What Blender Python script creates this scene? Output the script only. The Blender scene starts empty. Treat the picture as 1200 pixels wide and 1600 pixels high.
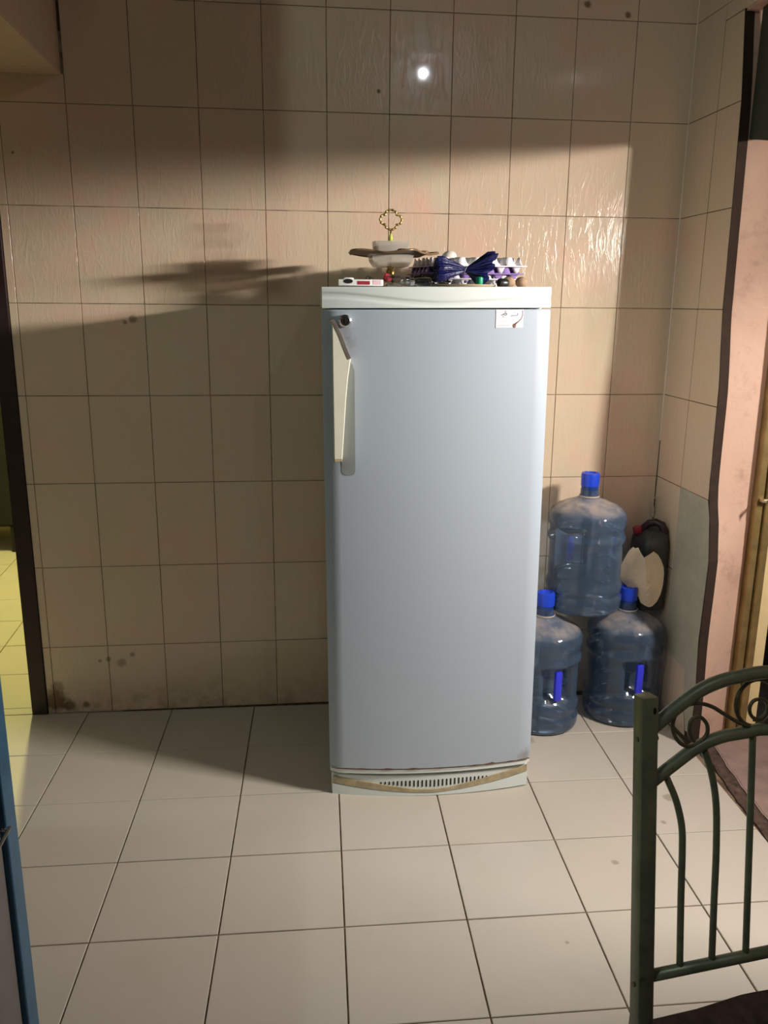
import bpy, bmesh, math, random
from mathutils import Vector, Matrix
from mathutils import noise as mnoise
random.seed(7)
PI = math.pi
S = bpy.context.scene
COL = S.collection

# ------------------------------------------------------------------ camera
cam_d = bpy.data.cameras.new('camera'); cam = bpy.data.objects.new('camera', cam_d); COL.objects.link(cam)
yaw, pitch, roll = -.109, -.2458, .0091
fwd = Vector((-math.sin(yaw)*math.cos(pitch), math.cos(yaw)*math.cos(pitch), math.sin(pitch)))
rgt = Vector((math.cos(yaw), math.sin(yaw), 0)); up = rgt.cross(fwd)
r2 = rgt*math.cos(roll)+up*math.sin(roll); u2 = -rgt*math.sin(roll)+up*math.cos(roll)
CAM = Vector((.8797, -2.8717, 1.459))
M = Matrix((r2, u2, -fwd)).transposed().to_4x4(); M.translation = CAM
cam.matrix_world = M
cam_d.sensor_fit = 'VERTICAL'; cam_d.sensor_height = 24; cam_d.lens = 24*1301.1/1600
cam_d.clip_start = .02
S.camera = cam
# ------------------------------------------------------------------ world, lights, exposure
w = bpy.data.worlds.new('night'); S.world = w; w.use_nodes = True
w.node_tree.nodes['Background'].inputs[0].default_value = (.6, .75, 1, 1)
w.node_tree.nodes['Background'].inputs[1].default_value = .02
def point(name, loc, watt, col, r):
    l = bpy.data.lights.new(name, 'POINT'); l.energy = watt; l.color = col; l.shadow_soft_size = r
    o = bpy.data.objects.new(name, l); o.location = loc; COL.objects.link(o); return o
LB = (2.88, -1.58, 1.783)
def area(name, loc, nrm, sx, sy, watt, col):
    l = bpy.data.lights.new(name, 'AREA'); l.shape = 'RECTANGLE'; l.size = sx; l.size_y = sy; l.energy = watt; l.color = col
    o = bpy.data.objects.new(name, l); COL.objects.link(o)
    z = -Vector(nrm).normalized(); x = Vector((0, 1, 0)); x = (x-z*x.dot(z)).normalized(); y = z.cross(x)
    m = Matrix((x, y, z)).transposed().to_4x4(); m.translation = Vector(loc); o.matrix_world = m; return o
area('doorway_tube_light', LB, (-1, -.17, -.13), .60, .035, 108, (1, .94, .88))
LA1 = (1.72, -2.73, 2.84); LC = (-.70, -3.0, 2.98)
point('ceiling_bulb_light', LA1, 4.5, (.86, .92, 1), .028)
point('ceiling_bulb_light', LC, 26, (.86, 1, .90), .05)
LY = (-.42, 1.55, 2.3)
point('back_room_bulb_light', LY, 120, (1, .95, .34), .05)
vs = S.view_settings
vs.view_transform = 'Standard'; vs.look = 'None'; vs.exposure = 0.58; vs.gamma = 1; vs.use_curve_mapping = False

# ------------------------------------------------------------------ materials
class NT:
    def __init__(s, name):
        s.m = bpy.data.materials.new(name); s.m.use_nodes = True; s.t = s.m.node_tree; s.t.nodes.clear()
        s.out = s.n('ShaderNodeOutputMaterial')
    def n(s, ty, **k):
        x = s.t.nodes.new(ty)
        for a, b in k.items(): setattr(x, a, b)
        return x
    def l(s, a, b): s.t.links.new(a, b)
    def set(s, sock, v):
        if hasattr(v, 'is_output') or isinstance(v, bpy.types.NodeSocket): s.l(v, sock)
        else:
            if isinstance(v, tuple) and len(v) == 3 and sock.type == 'RGBA': v = (*v, 1)
            sock.default_value = v
    def pos(s): return s.n('ShaderNodeNewGeometry').outputs['Position']
    def obj(s): return s.n('ShaderNodeTexCoord').outputs['Object']
    def vm(s, op, a, b):
        x = s.n('ShaderNodeVectorMath', operation=op); s.set(x.inputs[0], a)
        if b is not None: s.set(x.inputs[1], b)
        return x.outputs['Value'] if op in ('DISTANCE', 'LENGTH', 'DOT_PRODUCT') else x.outputs['Vector']
    def ma(s, op, a, b=0., c=None, clamp=False):
        x = s.n('ShaderNodeMath', operation=op, use_clamp=clamp); s.set(x.inputs[0], a); s.set(x.inputs[1], b)
        if c is not None: s.set(x.inputs[2], c)
        return x.outputs[0]
    def noise(s, vec, scale, detail=3, rough=.55, dist=0.):
        x = s.n('ShaderNodeTexNoise'); s.set(x.inputs['Vector'], vec); x.inputs['Scale'].default_value = scale
        x.inputs['Detail'].default_value = detail; x.inputs['Roughness'].default_value = rough
        x.inputs['Distortion'].default_value = dist; return x.outputs['Fac']
    def ramp(s, fac, a, b):
        x = s.n('ShaderNodeMapRange'); s.set(x.inputs['Value'], fac); x.inputs['From Min'].default_value = a
        x.inputs['From Max'].default_value = b; x.clamp = True; return x.outputs['Result']
    def mix(s, fac, a, b):
        x = s.n('ShaderNodeMix', data_type='RGBA'); s.set(x.inputs[0], fac); s.set(x.inputs[6], a); s.set(x.inputs[7], b)
        return x.outputs[2]
    def spot(s, p, c, r, soft=.5, wob=.6, ns=60):
        """ irregular dirt spot of radius r about the world point c """
        d = s.vm('DISTANCE', p, c); nz = s.noise(p, ns, 3)
        d2 = s.ma('MULTIPLY', d, s.ma('ADD', s.ma('MULTIPLY', nz, 2*wob), 1-wob))
        return s.ma('SUBTRACT', 1., s.ramp(d2, r*(1-soft), r))
    def bsdf(s, **k):
        b = s.n('ShaderNodeBsdfPrincipled')
        for a, v in k.items(): s.set(b.inputs[a.replace('_', ' ')], v)
        s.l(b.outputs[0], s.out.inputs[0]); s.b = b; return b
    def bump(s, h, strength=.3, dist=.002):
        x = s.n('ShaderNodeBump'); x.inputs['Strength'].default_value = strength
        x.inputs['Distance'].default_value = dist; s.set(x.inputs['Height'], h)
        s.l(x.outputs[0], s.b.inputs['Normal'])

def plain(name, col, rough=.5, metal=0., var=.12, scale=30, bump=0., **k):
    t = NT(name); p = t.obj(); nz = t.noise(p, scale, 4)
    c2 = tuple(max(0, c*(1-2*var)) for c in col)
    t.bsdf(Base_Color=t.mix(nz, c2, tuple(min(1, c*(1+var)) for c in col)), Roughness=rough, Metallic=metal, **k)
    if bump: t.bump(t.noise(p, scale*3, 4), bump, .002)
    return t.m

def wall_tile_mat(name='glazed_beige_tile', gain=1.0):
    t = NT(name); p = t.pos()
    rnd = t.n('ShaderNodeObjectInfo').outputs['Random']
    big = t.noise(p, 2.6, 3); mid = t.noise(p, 9, 4, .6, .6)
    off = t.vm('ADD', p, t.n('ShaderNodeObjectInfo').outputs['Location'])
    g = lambda c: tuple(x*gain for x in c)
    c = t.mix(t.ramp(mid, .38, .66), g((.66, .555, .40)), g((.76, .49, .365)))
    c = t.mix(t.ramp(big, .35, .65), c, g((.64, .54, .375)))
    c = t.mix(t.ma('MULTIPLY', rnd, .5), c, g((.70, .51, .38)))
    # stains: greasy edges, rust at the foot of the left corner, a few specks
    dirt = t.ramp(t.noise(p, 5.5, 6, .7), .60, .78)
    c = t.mix(t.ma('MULTIPLY', dirt, .22), c, g((.33, .22, .13)))
    pz = t.n('ShaderNodeSeparateXYZ'); t.l(p, pz.inputs[0])
    low = t.ma('SUBTRACT', 1., t.ramp(pz.outputs['Z'], 0., .14))
    low = t.ma('MULTIPLY', low, t.ramp(t.noise(p, 22, 5, .7), .4, .62))
    c = t.mix(t.ma('MULTIPLY', low, .5), c, g((.26, .15, .07)))
    for q, r, f in (((.0, 0, .05), .055, .85), ((.05, 0, .03), .03, .8), ((.11, 0, .03), .016, .7), ((.245, 0, .19), .02, .5), ((.20, 0, .205), .012, .6), ((.17, 0, .20), .008, .6), ((1.165, 0, 2.11), .0085, .95),
                    ((1.83, 0, 2.385), .014, .8), ((1.965, 0, 2.36), .012, .8), ((.36, 0, 1.40), .016, .6), ((.335, 0, 1.39), .008, .6), ((.012, 0, .1), .03, .6), ((.285, 0, .22), .012, .55), ((.03, 0, 1.9), .006, .8)):
        c = t.mix(t.ma('MULTIPLY', t.spot(p, q, r), f), c, (.11, .048, .018))
    # raised diagonal veining of the glaze
    mp = t.n('ShaderNodeMapping'); t.l(off, mp.inputs[0]); mp.inputs['Rotation'].default_value = (0, .80, .5)
    mp.inputs['Scale'].default_value = (1, 1, .26)
    v = t.noise(mp.outputs[0], 46, 3, .6, 1.6)
    vein = t.ma('POWER', t.ramp(v, .42, .72), 1.5)
    rough = t.ma('ADD', t.ma('MULTIPLY', t.noise(p, 14, 4), .14), .13)
    t.bsdf(Base_Color=c, Roughness=rough, Specular_IOR_Level=.3, Coat_Weight=.35, Coat_Roughness=.05)
    t.bump(t.ma('ADD', t.ma('MULTIPLY', vein, .8), t.ma('MULTIPLY', t.noise(p, 7, 2), 1.2)), .42, .0016)
    return t.m
MT = wall_tile_mat()

def grout_mat(name, dark, light, scale=9):
    t = NT(name); p = t.pos()
    f = t.ramp(t.noise(p, scale, 4, .65), .42, .6)
    t.bsdf(Base_Color=t.mix(f, dark, light), Roughness=.9)
    t.bump(t.noise(p, 260, 3), .5, .001); return t.m
MG = grout_mat('wall_grout', (.10, .06, .03), (.50, .41, .30))
MFG = grout_mat('floor_grout', (.10, .055, .03), (.24, .16, .10), 14)

def floor_mat():
    t = NT('floor_tile_ceramic'); p = t.pos(); rnd = t.n('ShaderNodeObjectInfo').outputs['Random']
    c = t.mix(t.ramp(t.noise(p, 3.2, 4), .35, .65), (.66, .59, .51), (.62, .57, .48))
    c = t.mix(t.ma('MULTIPLY', rnd, .5), c, (.66, .57, .47))
    c = t.mix(t.ma('MULTIPLY', t.ramp(t.noise(p, 110, 5, .8), .58, .75), .22), c, (.36, .28, .20))
    c = t.mix(t.ma('MULTIPLY', t.ramp(t.noise(p, 2.1, 6, .7), .56, .75), .18), c, (.40, .29, .19))
    for q, r in (((1.72, -1.0, 0), .012), ((2.0, -.72, 0), .022), ((1.93, -.84, 0), .01), ((1.66, -.34, 0), .03), ((1.50, -1.27, 0), .006)):
        c = t.mix(t.ma('MULTIPLY', t.spot(p, q, r, .4), .5), c, (.20, .14, .09))
    c = t.mix(.24, c, (.05, .045, .035))
    t.bsdf(Base_Color=c, Roughness=t.ma('ADD', t.ma('MULTIPLY', t.noise(p, 12, 4), .2), .36))
    t.bump(t.noise(p, 160, 4), .12, .001); return t.m
MF = floor_mat()

def plaster_mat():
    t = NT('pink_plaster'); p = t.pos()
    c = t.mix(t.ramp(t.noise(p, 4, 5, .6), .35, .65), (.60, .395, .295), (.54, .35, .26))
    c = t.mix(t.ma('MULTIPLY', t.ramp(t.noise(p, 9, 6, .75), .52, .72), .45), c, (.27, .15, .10))
    for q, r in (((2.29, -.37, 1.205), .007), ((2.31, -.37, 1.19), .004), ((2.285, -.37, 1.13), .004)):
        c = t.mix(t.spot(p, q, r), c, (.03, .02, .015))
    for q, r in (((2.30, -.36, 1.36), .010), ((2.288, -.36, 1.345), .006)):
        c = t.mix(t.spot(p, q, r), c, (.75, .65, .58))
    t.bsdf(Base_Color=c, Roughness=.75); t.bump(t.noise(p, 35, 6, .7), .35, .004); return t.m
MP = plaster_mat()
def cement_mat():
    t = NT('grey_cement'); p = t.pos()
    c = t.mix(t.ramp(t.noise(p, 11, 6, .7), .3, .7), (.47, .43, .33), (.36, .33, .25))
    t.bsdf(Base_Color=c, Roughness=.9); t.bump(t.noise(p, 60, 6, .7), .5, .003); return t.m
MCE = cement_mat()
M_slab = plain('worn_pink_concrete', (.30, .20, .165), .85, var=.3, scale=14, bump=.5)
M_broken = plain('broken_edge_mortar', (.12, .07, .05), .95, var=.5, scale=60, bump=.9)
M_paint = plain('room_paint', (.09, .075, .06), .8)
M_ceil = plain('ceiling_paint', (.12, .11, .10), .8)
M_darkwood = plain('dark_brown_wood', (.030, .012, .011), .45, var=.4, scale=12)
M_blackwood = plain('black_wood', (.006, .006, .005), .8)
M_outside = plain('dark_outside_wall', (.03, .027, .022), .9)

def white_mat(name, col, rust=False):
    t = NT(name); p = t.obj()
    c = t.mix(t.ma('MULTIPLY', t.ramp(t.noise(p, 2.4, 4), .4, .7), .25), col, tuple(x*.93 for x in col))
    if rust:
        sx = t.n('ShaderNodeSeparateXYZ'); t.l(p, sx.inputs[0])
        z = sx.outputs['Z']
        e = t.ma('MULTIPLY', t.ma('SUBTRACT', 1., t.ramp(z, .094, .102)), t.ramp(t.noise(p, 16, 5, .7), .46, .6))
        c = t.mix(t.ma('MULTIPLY', e, .9), c, (.17, .09, .05))
        for q, r, f in (((.29, -.29, .112), .03, .5), ((-.250, -.31, 1.385), .030, .42), ((-.235, -.31, 1.36), .022, .35), ((-.25, -.31, 1.135), .014, .75), ((-.25, -.31, 1.12), .012, .5)):
            c = t.mix(t.ma('MULTIPLY', t.spot(p, q, r, .7, .6, 90), f), c, (.13, .085, .06))
        c = t.mix(t.ma('MULTIPLY', t.ramp(t.noise(p, 180, 3, .6), .70, .74), .35), c, (.4, .33, .25))
    t.bsdf(Base_Color=c, Roughness=.34 if rust else .42, Specular_IOR_Level=.5)
    t.bump(t.noise(p, 1.8, 2), .25, .01 if rust else .002)
    return t.m
M_fdoor = white_mat('white_enamel_door', (.39, .445, .505), True)
M_fcap = white_mat('offwhite_plastic_cap', (.66, .71, .68))
M_fbody = white_mat('white_enamel_body', (.62, .66, .66))
M_handle = plain('cream_handle_plastic', (.66, .64, .52), .35, var=.08, scale=8)
M_handle_dark = plain('dark_handle_edge', (.16, .13, .11), .4, var=.3, scale=60)  # darker strip along the slanted upper edge of the handle
M_yellowed = plain('yellowed_strip', (.46, .37, .22), .55, var=.3, scale=50)
M_hole = plain('slot_dark', (.008, .007, .006), .8)
M_rust = plain('rust_line', (.18, .10, .06), .9, var=.5, scale=80)
M_chrome = plain('chrome', (.75, .75, .77), .18, 1., var=.15, scale=60)
M_sticker = plain('clear_sticker_film', (.62, .64, .68), .3, var=.03)
M_ink = plain('faded_ink', (.10, .09, .10), .6)
M_inkpale = plain('pale_ink', (.50, .42, .42), .6)
M_brown = plain('brown_glue', (.22, .13, .10), .6)
def green_metal():
    t = NT('green_painted_metal'); p = t.obj()
    c = t.mix(t.ramp(t.noise(p, 18, 5, .65), .35, .65), (.17, .20, .14), (.25, .28, .19))
    c = t.mix(t.ma('MULTIPLY', t.ramp(t.noise(p, 70, 5, .7), .60, .72), .6), c, (.07, .055, .04))
    t.bsdf(Base_Color=c, Roughness=.38, Metallic=.35); t.bump(t.noise(p, 120, 3), .15, .001); return t.m
M_green = green_metal()
M_scroll = plain('bronze_green_scroll', (.15, .135, .08), .42, .35, var=.35, scale=50)
M_gold = plain('gold_anodised_frame', (.42, .30, .12), .38, .55, var=.35, scale=18)
M_paleyellow = plain('pale_yellow_paint', (.86, .68, .36), .5, var=.05)
M_blue = plain('blue_painted_metal', (.035, .115, .20), .4, .1, var=.25, scale=20)
M_glassblk = plain('black_glass', (.006, .006, .009), .08)
M_bluegrey = plain('dark_blue_grey_enamel', (.035, .04, .055), .3)
M_greypanel = plain('grey_brown_panel', (.15, .13, .12), .45, var=.12)
M_mat = plain('dark_brown_mat', (.085, .05, .043), .95, var=.5, scale=45, bump=.8)
def thin_plastic():
    t = NT('clear_blue_bottle_plastic'); p = t.obj()
    tr = t.n('ShaderNodeBsdfTransparent'); tr.inputs[0].default_value = (.56, .69, .84, 1)
    df = t.n('ShaderNodeBsdfPrincipled')
    g = t.n('ShaderNodeNewGeometry'); sx = t.n('ShaderNodeSeparateXYZ'); t.l(g.outputs['Normal'], sx.inputs[0])
    upf = t.ramp(sx.outputs['Z'], .45, .95)
    dust = t.ma('MULTIPLY', upf, t.ramp(t.noise(p, 12, 5, .65), .25, .6))
    t.set(df.inputs['Base Color'], t.mix(dust, (.14, .225, .36), (.46, .37, .31))); df.inputs['Roughness'].default_value = .6
    m1 = t.n('ShaderNodeMixShader')
    lw = t.n('ShaderNodeLayerWeight'); lw.inputs[0].default_value = .25
    t.set(m1.inputs[0], t.ma('ADD', t.ma('ADD', t.ma('MULTIPLY', dust, .5), .20), t.ma('MULTIPLY', lw.outputs['Facing'], .35), clamp=True))
    t.l(tr.outputs[0], m1.inputs[1]); t.l(df.outputs[0], m1.inputs[2])
    gl = t.n('ShaderNodeBsdfGlossy'); gl.inputs['Roughness'].default_value = .09
    fr = t.n('ShaderNodeFresnel'); fr.inputs[0].default_value = 1.5
    m2 = t.n('ShaderNodeMixShader'); t.l(fr.outputs[0], m2.inputs[0]); t.l(m1.outputs[0], m2.inputs[1]); t.l(gl.outputs[0], m2.inputs[2])
    bp = t.n('ShaderNodeBump'); bp.inputs['Strength'].default_value = .25; bp.inputs['Distance'].default_value = .004
    t.l(t.noise(p, 28, 3), bp.inputs['Height']); t.l(bp.outputs[0], gl.inputs['Normal'])
    t.l(m2.outputs[0], t.out.inputs[0]); return t.m
M_bottle = thin_plastic()
M_cap = plain('bright_blue_cap', (.012, .06, .62), .35, var=.1)
M_neck = plain('dark_blue_neck', (.015, .05, .20), .25, var=.3, scale=40)
M_grip = plain('blue_grip', (.035, .045, .75), .4, var=.08)
M_can = plain('dark_grey_can', (.045, .045, .042), .45, var=.2)
M_canhandle = plain('dark_maroon_handle', (.028, .008, .012), .4)
M_red = plain('red_cap', (.42, .018, .04), .4)
M_cream = plain('cream_torn_plastic', (.74, .60, .42), .6, var=.12, scale=14)
M_strip = plain('cream_tape', (.60, .46, .34), .7)
M_pulp = plain('lilac_grey_pulp', (.74, .70, .72), .9, var=.06, scale=90, bump=.3)
M_pulp2 = plain('purple_pulp', (.26, .17, .42), .9, var=.15, scale=90, bump=.3)
M_egg = plain('eggshell', (.80, .74, .66), .5, var=.03)
def bag_mat():
    t = NT('blue_plastic_bag'); p = t.obj()
    t.bsdf(Base_Color=t.mix(t.noise(p, 40, 4), (.002, .003, .028), (.008, .011, .10)), Roughness=.32)
    t.bump(t.noise(p, 90, 3, .6, 1.), .5, .003); return t.m
M_bag = bag_mat()
M_blackbag = plain('black_plastic_bag', (.012, .011, .014), .25, var=.3, scale=60, bump=.8)
M_gilt = plain('gilt_metal', (.60, .42, .14), .28, .9, var=.25, scale=60)
M_brownrim = plain('brown_gold_rim', (.30, .19, .11), .35, .4, var=.3, scale=40)
M_bead = plain('yellow_green_bead', (.55, .60, .08), .2)
def frost():
    t = NT('frosted_glass'); tr = t.n('ShaderNodeBsdfTransparent'); tr.inputs[0].default_value = (.86, .84, .80, 1)
    b = t.n('ShaderNodeBsdfPrincipled'); b.inputs['Base Color'].default_value = (.58, .54, .48, 1); b.inputs['Roughness'].default_value = .3
    m = t.n('ShaderNodeMixShader'); m.inputs[0].default_value = .5
    t.l(tr.outputs[0], m.inputs[1]); t.l(b.outputs[0], m.inputs[2]); t.l(m.outputs[0], t.out.inputs[0]); return t.m
M_frost = frost()
def clear():
    t = NT('clear_glass_jar'); tr = t.n('ShaderNodeBsdfTransparent'); tr.inputs[0].default_value = (.82, .84, .84, 1)
    g = t.n('ShaderNodeBsdfGlossy'); g.inputs['Roughness'].default_value = .08
    f = t.n('ShaderNodeLayerWeight'); f.inputs[0].default_value = .45
    m = t.n('ShaderNodeMixShader'); t.l(f.outputs['Facing'], m.inputs[0])
    t.l(tr.outputs[0], m.inputs[1]); t.l(g.outputs[0], m.inputs[2]); t.l(m.outputs[0], t.out.inputs[0]); return t.m
M_clear = clear()
M_whiteplastic = plain('white_plastic', (.75, .75, .72), .35, var=.03)
M_black = plain('black_plastic', (.012, .012, .012), .35)
M_redlabel = plain('dark_red_label', (.30, .015, .03), .5)
M_pinklabel = plain('pale_pink_label', (.75, .50, .55), .5)
M_potato = plain('brown_potato_skin', (.38, .25, .15), .8, var=.3, scale=60, bump=.4)
M_plate = plain('beige_plastic_lid', (.50, .40, .27), .5)
M_greencap = plain('green_cap', (.01, .30, .16), .4)
M_lampwhite = plain('lamp_white', (.8, .8, .8), .4)

# ------------------------------------------------------------------ mesh helpers
def mesh_obj(name, verts, faces, mat, parent=None, smooth=False, loc=None):
    me = bpy.data.meshes.new(name); me.from_pydata([tuple(v) for v in verts], [], faces); me.validate(); me.update()
    if mat: me.materials.append(mat)
    if smooth: me.polygons.foreach_set('use_smooth', [True]*len(me.polygons))
    bm = bmesh.new(); bm.from_mesh(me); bmesh.ops.recalc_face_normals(bm, faces=bm.faces); bm.to_mesh(me); bm.free()
    o = bpy.data.objects.new(name, me); COL.objects.link(o)
    if loc: o.location = loc
    if parent: o.parent = parent
    return o
class B:
    """collects simple shapes into ONE mesh"""
    def __init__(s): s.v = []; s.f = []
    def add(s, v, f):
        k = len(s.v); s.v += [tuple(x) for x in v]; s.f += [tuple(i+k for i in q) for q in f]; return s
    def box(s, a, b, ch=0.):
        x0, y0, z0 = a; x1, y1, z1 = b
        if ch <= 0:
            v = [(x, y, z) for x in (x0, x1) for y in (y0, y1) for z in (z0, z1)]
            return s.add(v, [(0, 1, 3, 2), (4, 6, 7, 5), (0, 4, 5, 1), (2, 3, 7, 6), (0, 2, 6, 4), (1, 5, 7, 3)])
        bm = bmesh.new(); bmesh.ops.create_cube(bm, size=1)
        for q in bm.verts: q.co = Vector(((x0+x1)/2+q.co.x*(x1-x0), (y0+y1)/2+q.co.y*(y1-y0), (z0+z1)/2+q.co.z*(z1-z0)))
        bmesh.ops.bevel(bm, geom=bm.edges[:], offset=ch, segments=2, profile=.5, affect='EDGES')
        bm.verts.index_update(); v = [q.co[:] for q in bm.verts]; f = [tuple(w.index for w in q.verts) for q in bm.faces]; bm.free()
        return s.add(v, f)
    def lathe(s, prof, n=32, c=(0, 0, 0), axis='z', rf=None):
        v = []; f = []; m = len(prof)
        for j, (r, z) in enumerate(prof):
            for i in range(n):
                a = 2*PI*i/n; rr = rf(r, z, a) if rf else r
                p = (rr*math.cos(a), rr*math.sin(a), z)
                if axis == 'y': p = (p[0], p[2], p[1])
                if axis == 'x': p = (p[2], p[0], p[1])
                v.append((p[0]+c[0], p[1]+c[1], p[2]+c[2]))
        for j in range(m-1):
            for i in range(n): f.append((j*n+i, j*n+(i+1) % n, (j+1)*n+(i+1) % n, (j+1)*n+i))
        if prof[0][0] > 1e-6: f.append(tuple(range(n))[::-1])
        if prof[-1][0] > 1e-6: f.append(tuple((m-1)*n+i for i in range(n)))
        return s.add(v, f)
    def tube(s, pts, r, n=10, caps=True, closed=False):
        P = [Vector(p) for p in pts]; m = len(P); v = []; f = []
        T0 = (P[1]-P[0]).normalized(); ref = Vector((0, 0, 1)) if abs(T0.z) < .9 else Vector((0, 1, 0))
        N = (ref-T0*ref.dot(T0)).normalized()
        for j in range(m):
            if closed: T = (P[(j+1) % m]-P[j-1]).normalized()
            else: T = (P[min(j+1, m-1)]-P[max(j-1, 0)]).normalized()
            N = (N-T*N.dot(T)).normalized(); Bn = T.cross(N)
            rr = r[j] if isinstance(r, (list, tuple)) else r
            for i in range(n):
                a = 2*PI*i/n; v.append(P[j]+N*(rr*math.cos(a))+Bn*(rr*math.sin(a)))
        for j in range(m if closed else m-1):
            k = (j+1) % m
            for i in range(n): f.append((j*n+i, j*n+(i+1) % n, k*n+(i+1) % n, k*n+i))
        if caps and not closed: f.append(tuple(range(n))[::-1]); f.append(tuple((m-1)*n+i for i in range(n)))
        return s.add(v, f)
    def prism(s, poly, lo, hi, axis='z', ch=0.):
        """extrude a 2D polygon; ch = chamfer of the hi face"""
        n = len(poly); cx = sum(p[0] for p in poly)/n; cy = sum(p[1] for p in poly)/n
        def inset(d):
            out = []
            for i in range(n):
                a, b, c = poly[i-1], poly[i], poly[(i+1) % n]
                e1 = Vector((b[0]-a[0], b[1]-a[1])).normalized(); e2 = Vector((c[0]-b[0], c[1]-b[1])).normalized()
                n1 = Vector((-e1.y, e1.x)); n2 = Vector((-e2.y, e2.x)); nn = (n1+n2)
                if nn.length < 1e-6: nn = n1
                nn = nn/max(.3, (1+n1.dot(n2)))
                out.append((b[0]+sgn*nn.x*d, b[1]+sgn*nn.y*d))
            return out
        area = sum(poly[i-1][0]*poly[i][1]-poly[i][0]*poly[i-1][1] for i in range(n)); sgn = 1 if area > 0 else -1
        rings = [(poly, lo)]
        if ch > 0:
            rings += [(poly, hi-math.copysign(ch, hi-lo)), (inset(ch), hi)]
        else: rings += [(poly, hi)]
        v = []
        for pl, h in rings:
            for p in pl:
                v.append({'z': (p[0], p[1], h), 'y': (p[0], h, p[1]), 'x': (h, p[0], p[1])}[axis])
        f = []
        for j in range(len(rings)-1):
            for i in range(n): f.append((j*n+i, j*n+(i+1) % n, (j+1)*n+(i+1) % n, (j+1)*n+i))
        f.append(tuple(range(n))[::-1]); f.append(tuple((len(rings)-1)*n+i for i in range(n)))
        return s.add(v, f)
    def grid(s, fn, nu, nv, closeu=False):
        v = [fn(i/nu, j/nv) for j in range(nv+1) for i in range(nu+(0 if closeu else 1))]
        w_ = nu if closeu else nu+1; f = []
        for j in range(nv):
            for i in range(nu): f.append((j*w_+i, j*w_+(i+1) % w_, (j+1)*w_+(i+1) % w_, (j+1)*w_+i))
        return s.add(v, f)
    def ball(s, c, r, sx=1, sy=1, sz=1, n=16):
        pr = [(r*math.sin(PI*k/n), -r*math.cos(PI*k/n)) for k in range(n+1)]
        v0 = len(s.v); s.lathe(pr, 2*n)
        for i in range(v0, len(s.v)):
            x, y, z = s.v[i]; s.v[i] = (c[0]+x*sx, c[1]+y*sy, c[2]+z*sz)
        return s
    def build(s, name, mat, parent=None, smooth=False, loc=None, auto=None):
        o = mesh_obj(name, s.v, s.f, mat, parent, smooth or auto is not None, loc)
        if auto is not None:
            me = o.data; bm = bmesh.new(); bm.from_mesh(me)
            bmesh.ops.remove_doubles(bm, verts=bm.verts, dist=1e-5)
            for e in bm.edges: e.smooth = not (len(e.link_faces) == 2 and e.calc_face_angle(0) > math.radians(auto))
            bm.to_mesh(me); bm.free()
        return o
def struct(o): o['kind'] = 'structure'; return o
def thing(name, loc, label, cat, group=None, rot=(0, 0, 0)):
    o = bpy.data.objects.new(name, None); COL.objects.link(o); o.location = loc; o.rotation_euler = rot; o.empty_display_size = .05
    return tag(o, label, cat, group)
def tag(o, label, cat, group=None):
    o['label'] = label; o['category'] = cat
    if group: o['group'] = group
    return o

# ------------------------------------------------------------------ room shell
CEIL = 3.1; XR = 2.2; XL = -1.3; YF = -4.6
G = .0019          # half-ish joint
TH = .006          # tile proud of the bed
HW = .298; Z0 = .2569
rows = [0.] + [Z0+HW*k for k in range(10)]; rows = [z for z in rows if z < CEIL-.02] + [CEIL]
cols = [-.026, 0.] + [.2*k for k in range(1, 11)] + [2.2]
cols = cols[:-1] + [2.2] if cols[-2] != 2.2 else cols
# back wall: solid bed, with the left doorway cut out (x < -.075)
b = B()
b.box((-.03, TH, 0), (2.45, .13, CEIL)); b.box((-1.0, TH, 2.06), (-.03, .13, CEIL)); b.box((-1.6, TH, 0), (-.95, .13, CEIL))
wall_back = struct(b.build('wall_back', MG))
cache = {}
def rect_tile(wd, ht, ax):
    k = (round(wd, 4), round(ht, 4), ax)
    if k not in cache:
        q = B(); hx, hz = wd/2-G/2, ht/2-G/2
        pl = [(-hx, -hz), (hx, -hz), (hx, hz), (-hx, hz)]
        if ax == 'y': q.prism(pl, TH+.001, 0, 'y', .0009)
        elif ax == 'x': q.prism(pl, TH+.001, 0, 'x', .0009)
        elif ax == 'z-': q.prism(pl, TH+.001, 0, 'z', .0009)
        o = q.build('wall_tile', MT); cache[k] = o.data; bpy.data.objects.remove(o)
    return cache[k]
def tile(wd, ht, ax, loc, parent):
    me = rect_tile(wd, ht, ax)
    o = bpy.data.objects.new('wall_tile', me); COL.objects.link(o); o.parent = parent
    o.location = loc; a = .0022
    r = [random.uniform(-a, a), random.uniform(-a, a), random.uniform(-a, a)]
    i = {'y': 1, 'x': 0, 'z-': 2}[ax]; r[i] = random.uniform(-.0012, .0012); o.rotation_euler = r
    return o
BZ = 2.128; BX = .193
for j in range(len(rows)-1):
    for i in range(len(cols)-1):
        x0, x1, z0, z1 = cols[i], cols[i+1], rows[j], rows[j+1]
        if x1-x0 < .01: continue
        if x1 < BX+.02 and z0 > BZ: continue
        if x1 < BX+.02 and z1 > BZ: z1 = BZ
        tile(x1-x0, z1-z0, 'y', ((x0+x1)/2, random.uniform(-.0004, .0004), (z0+z1)/2), wall_back)

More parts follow.
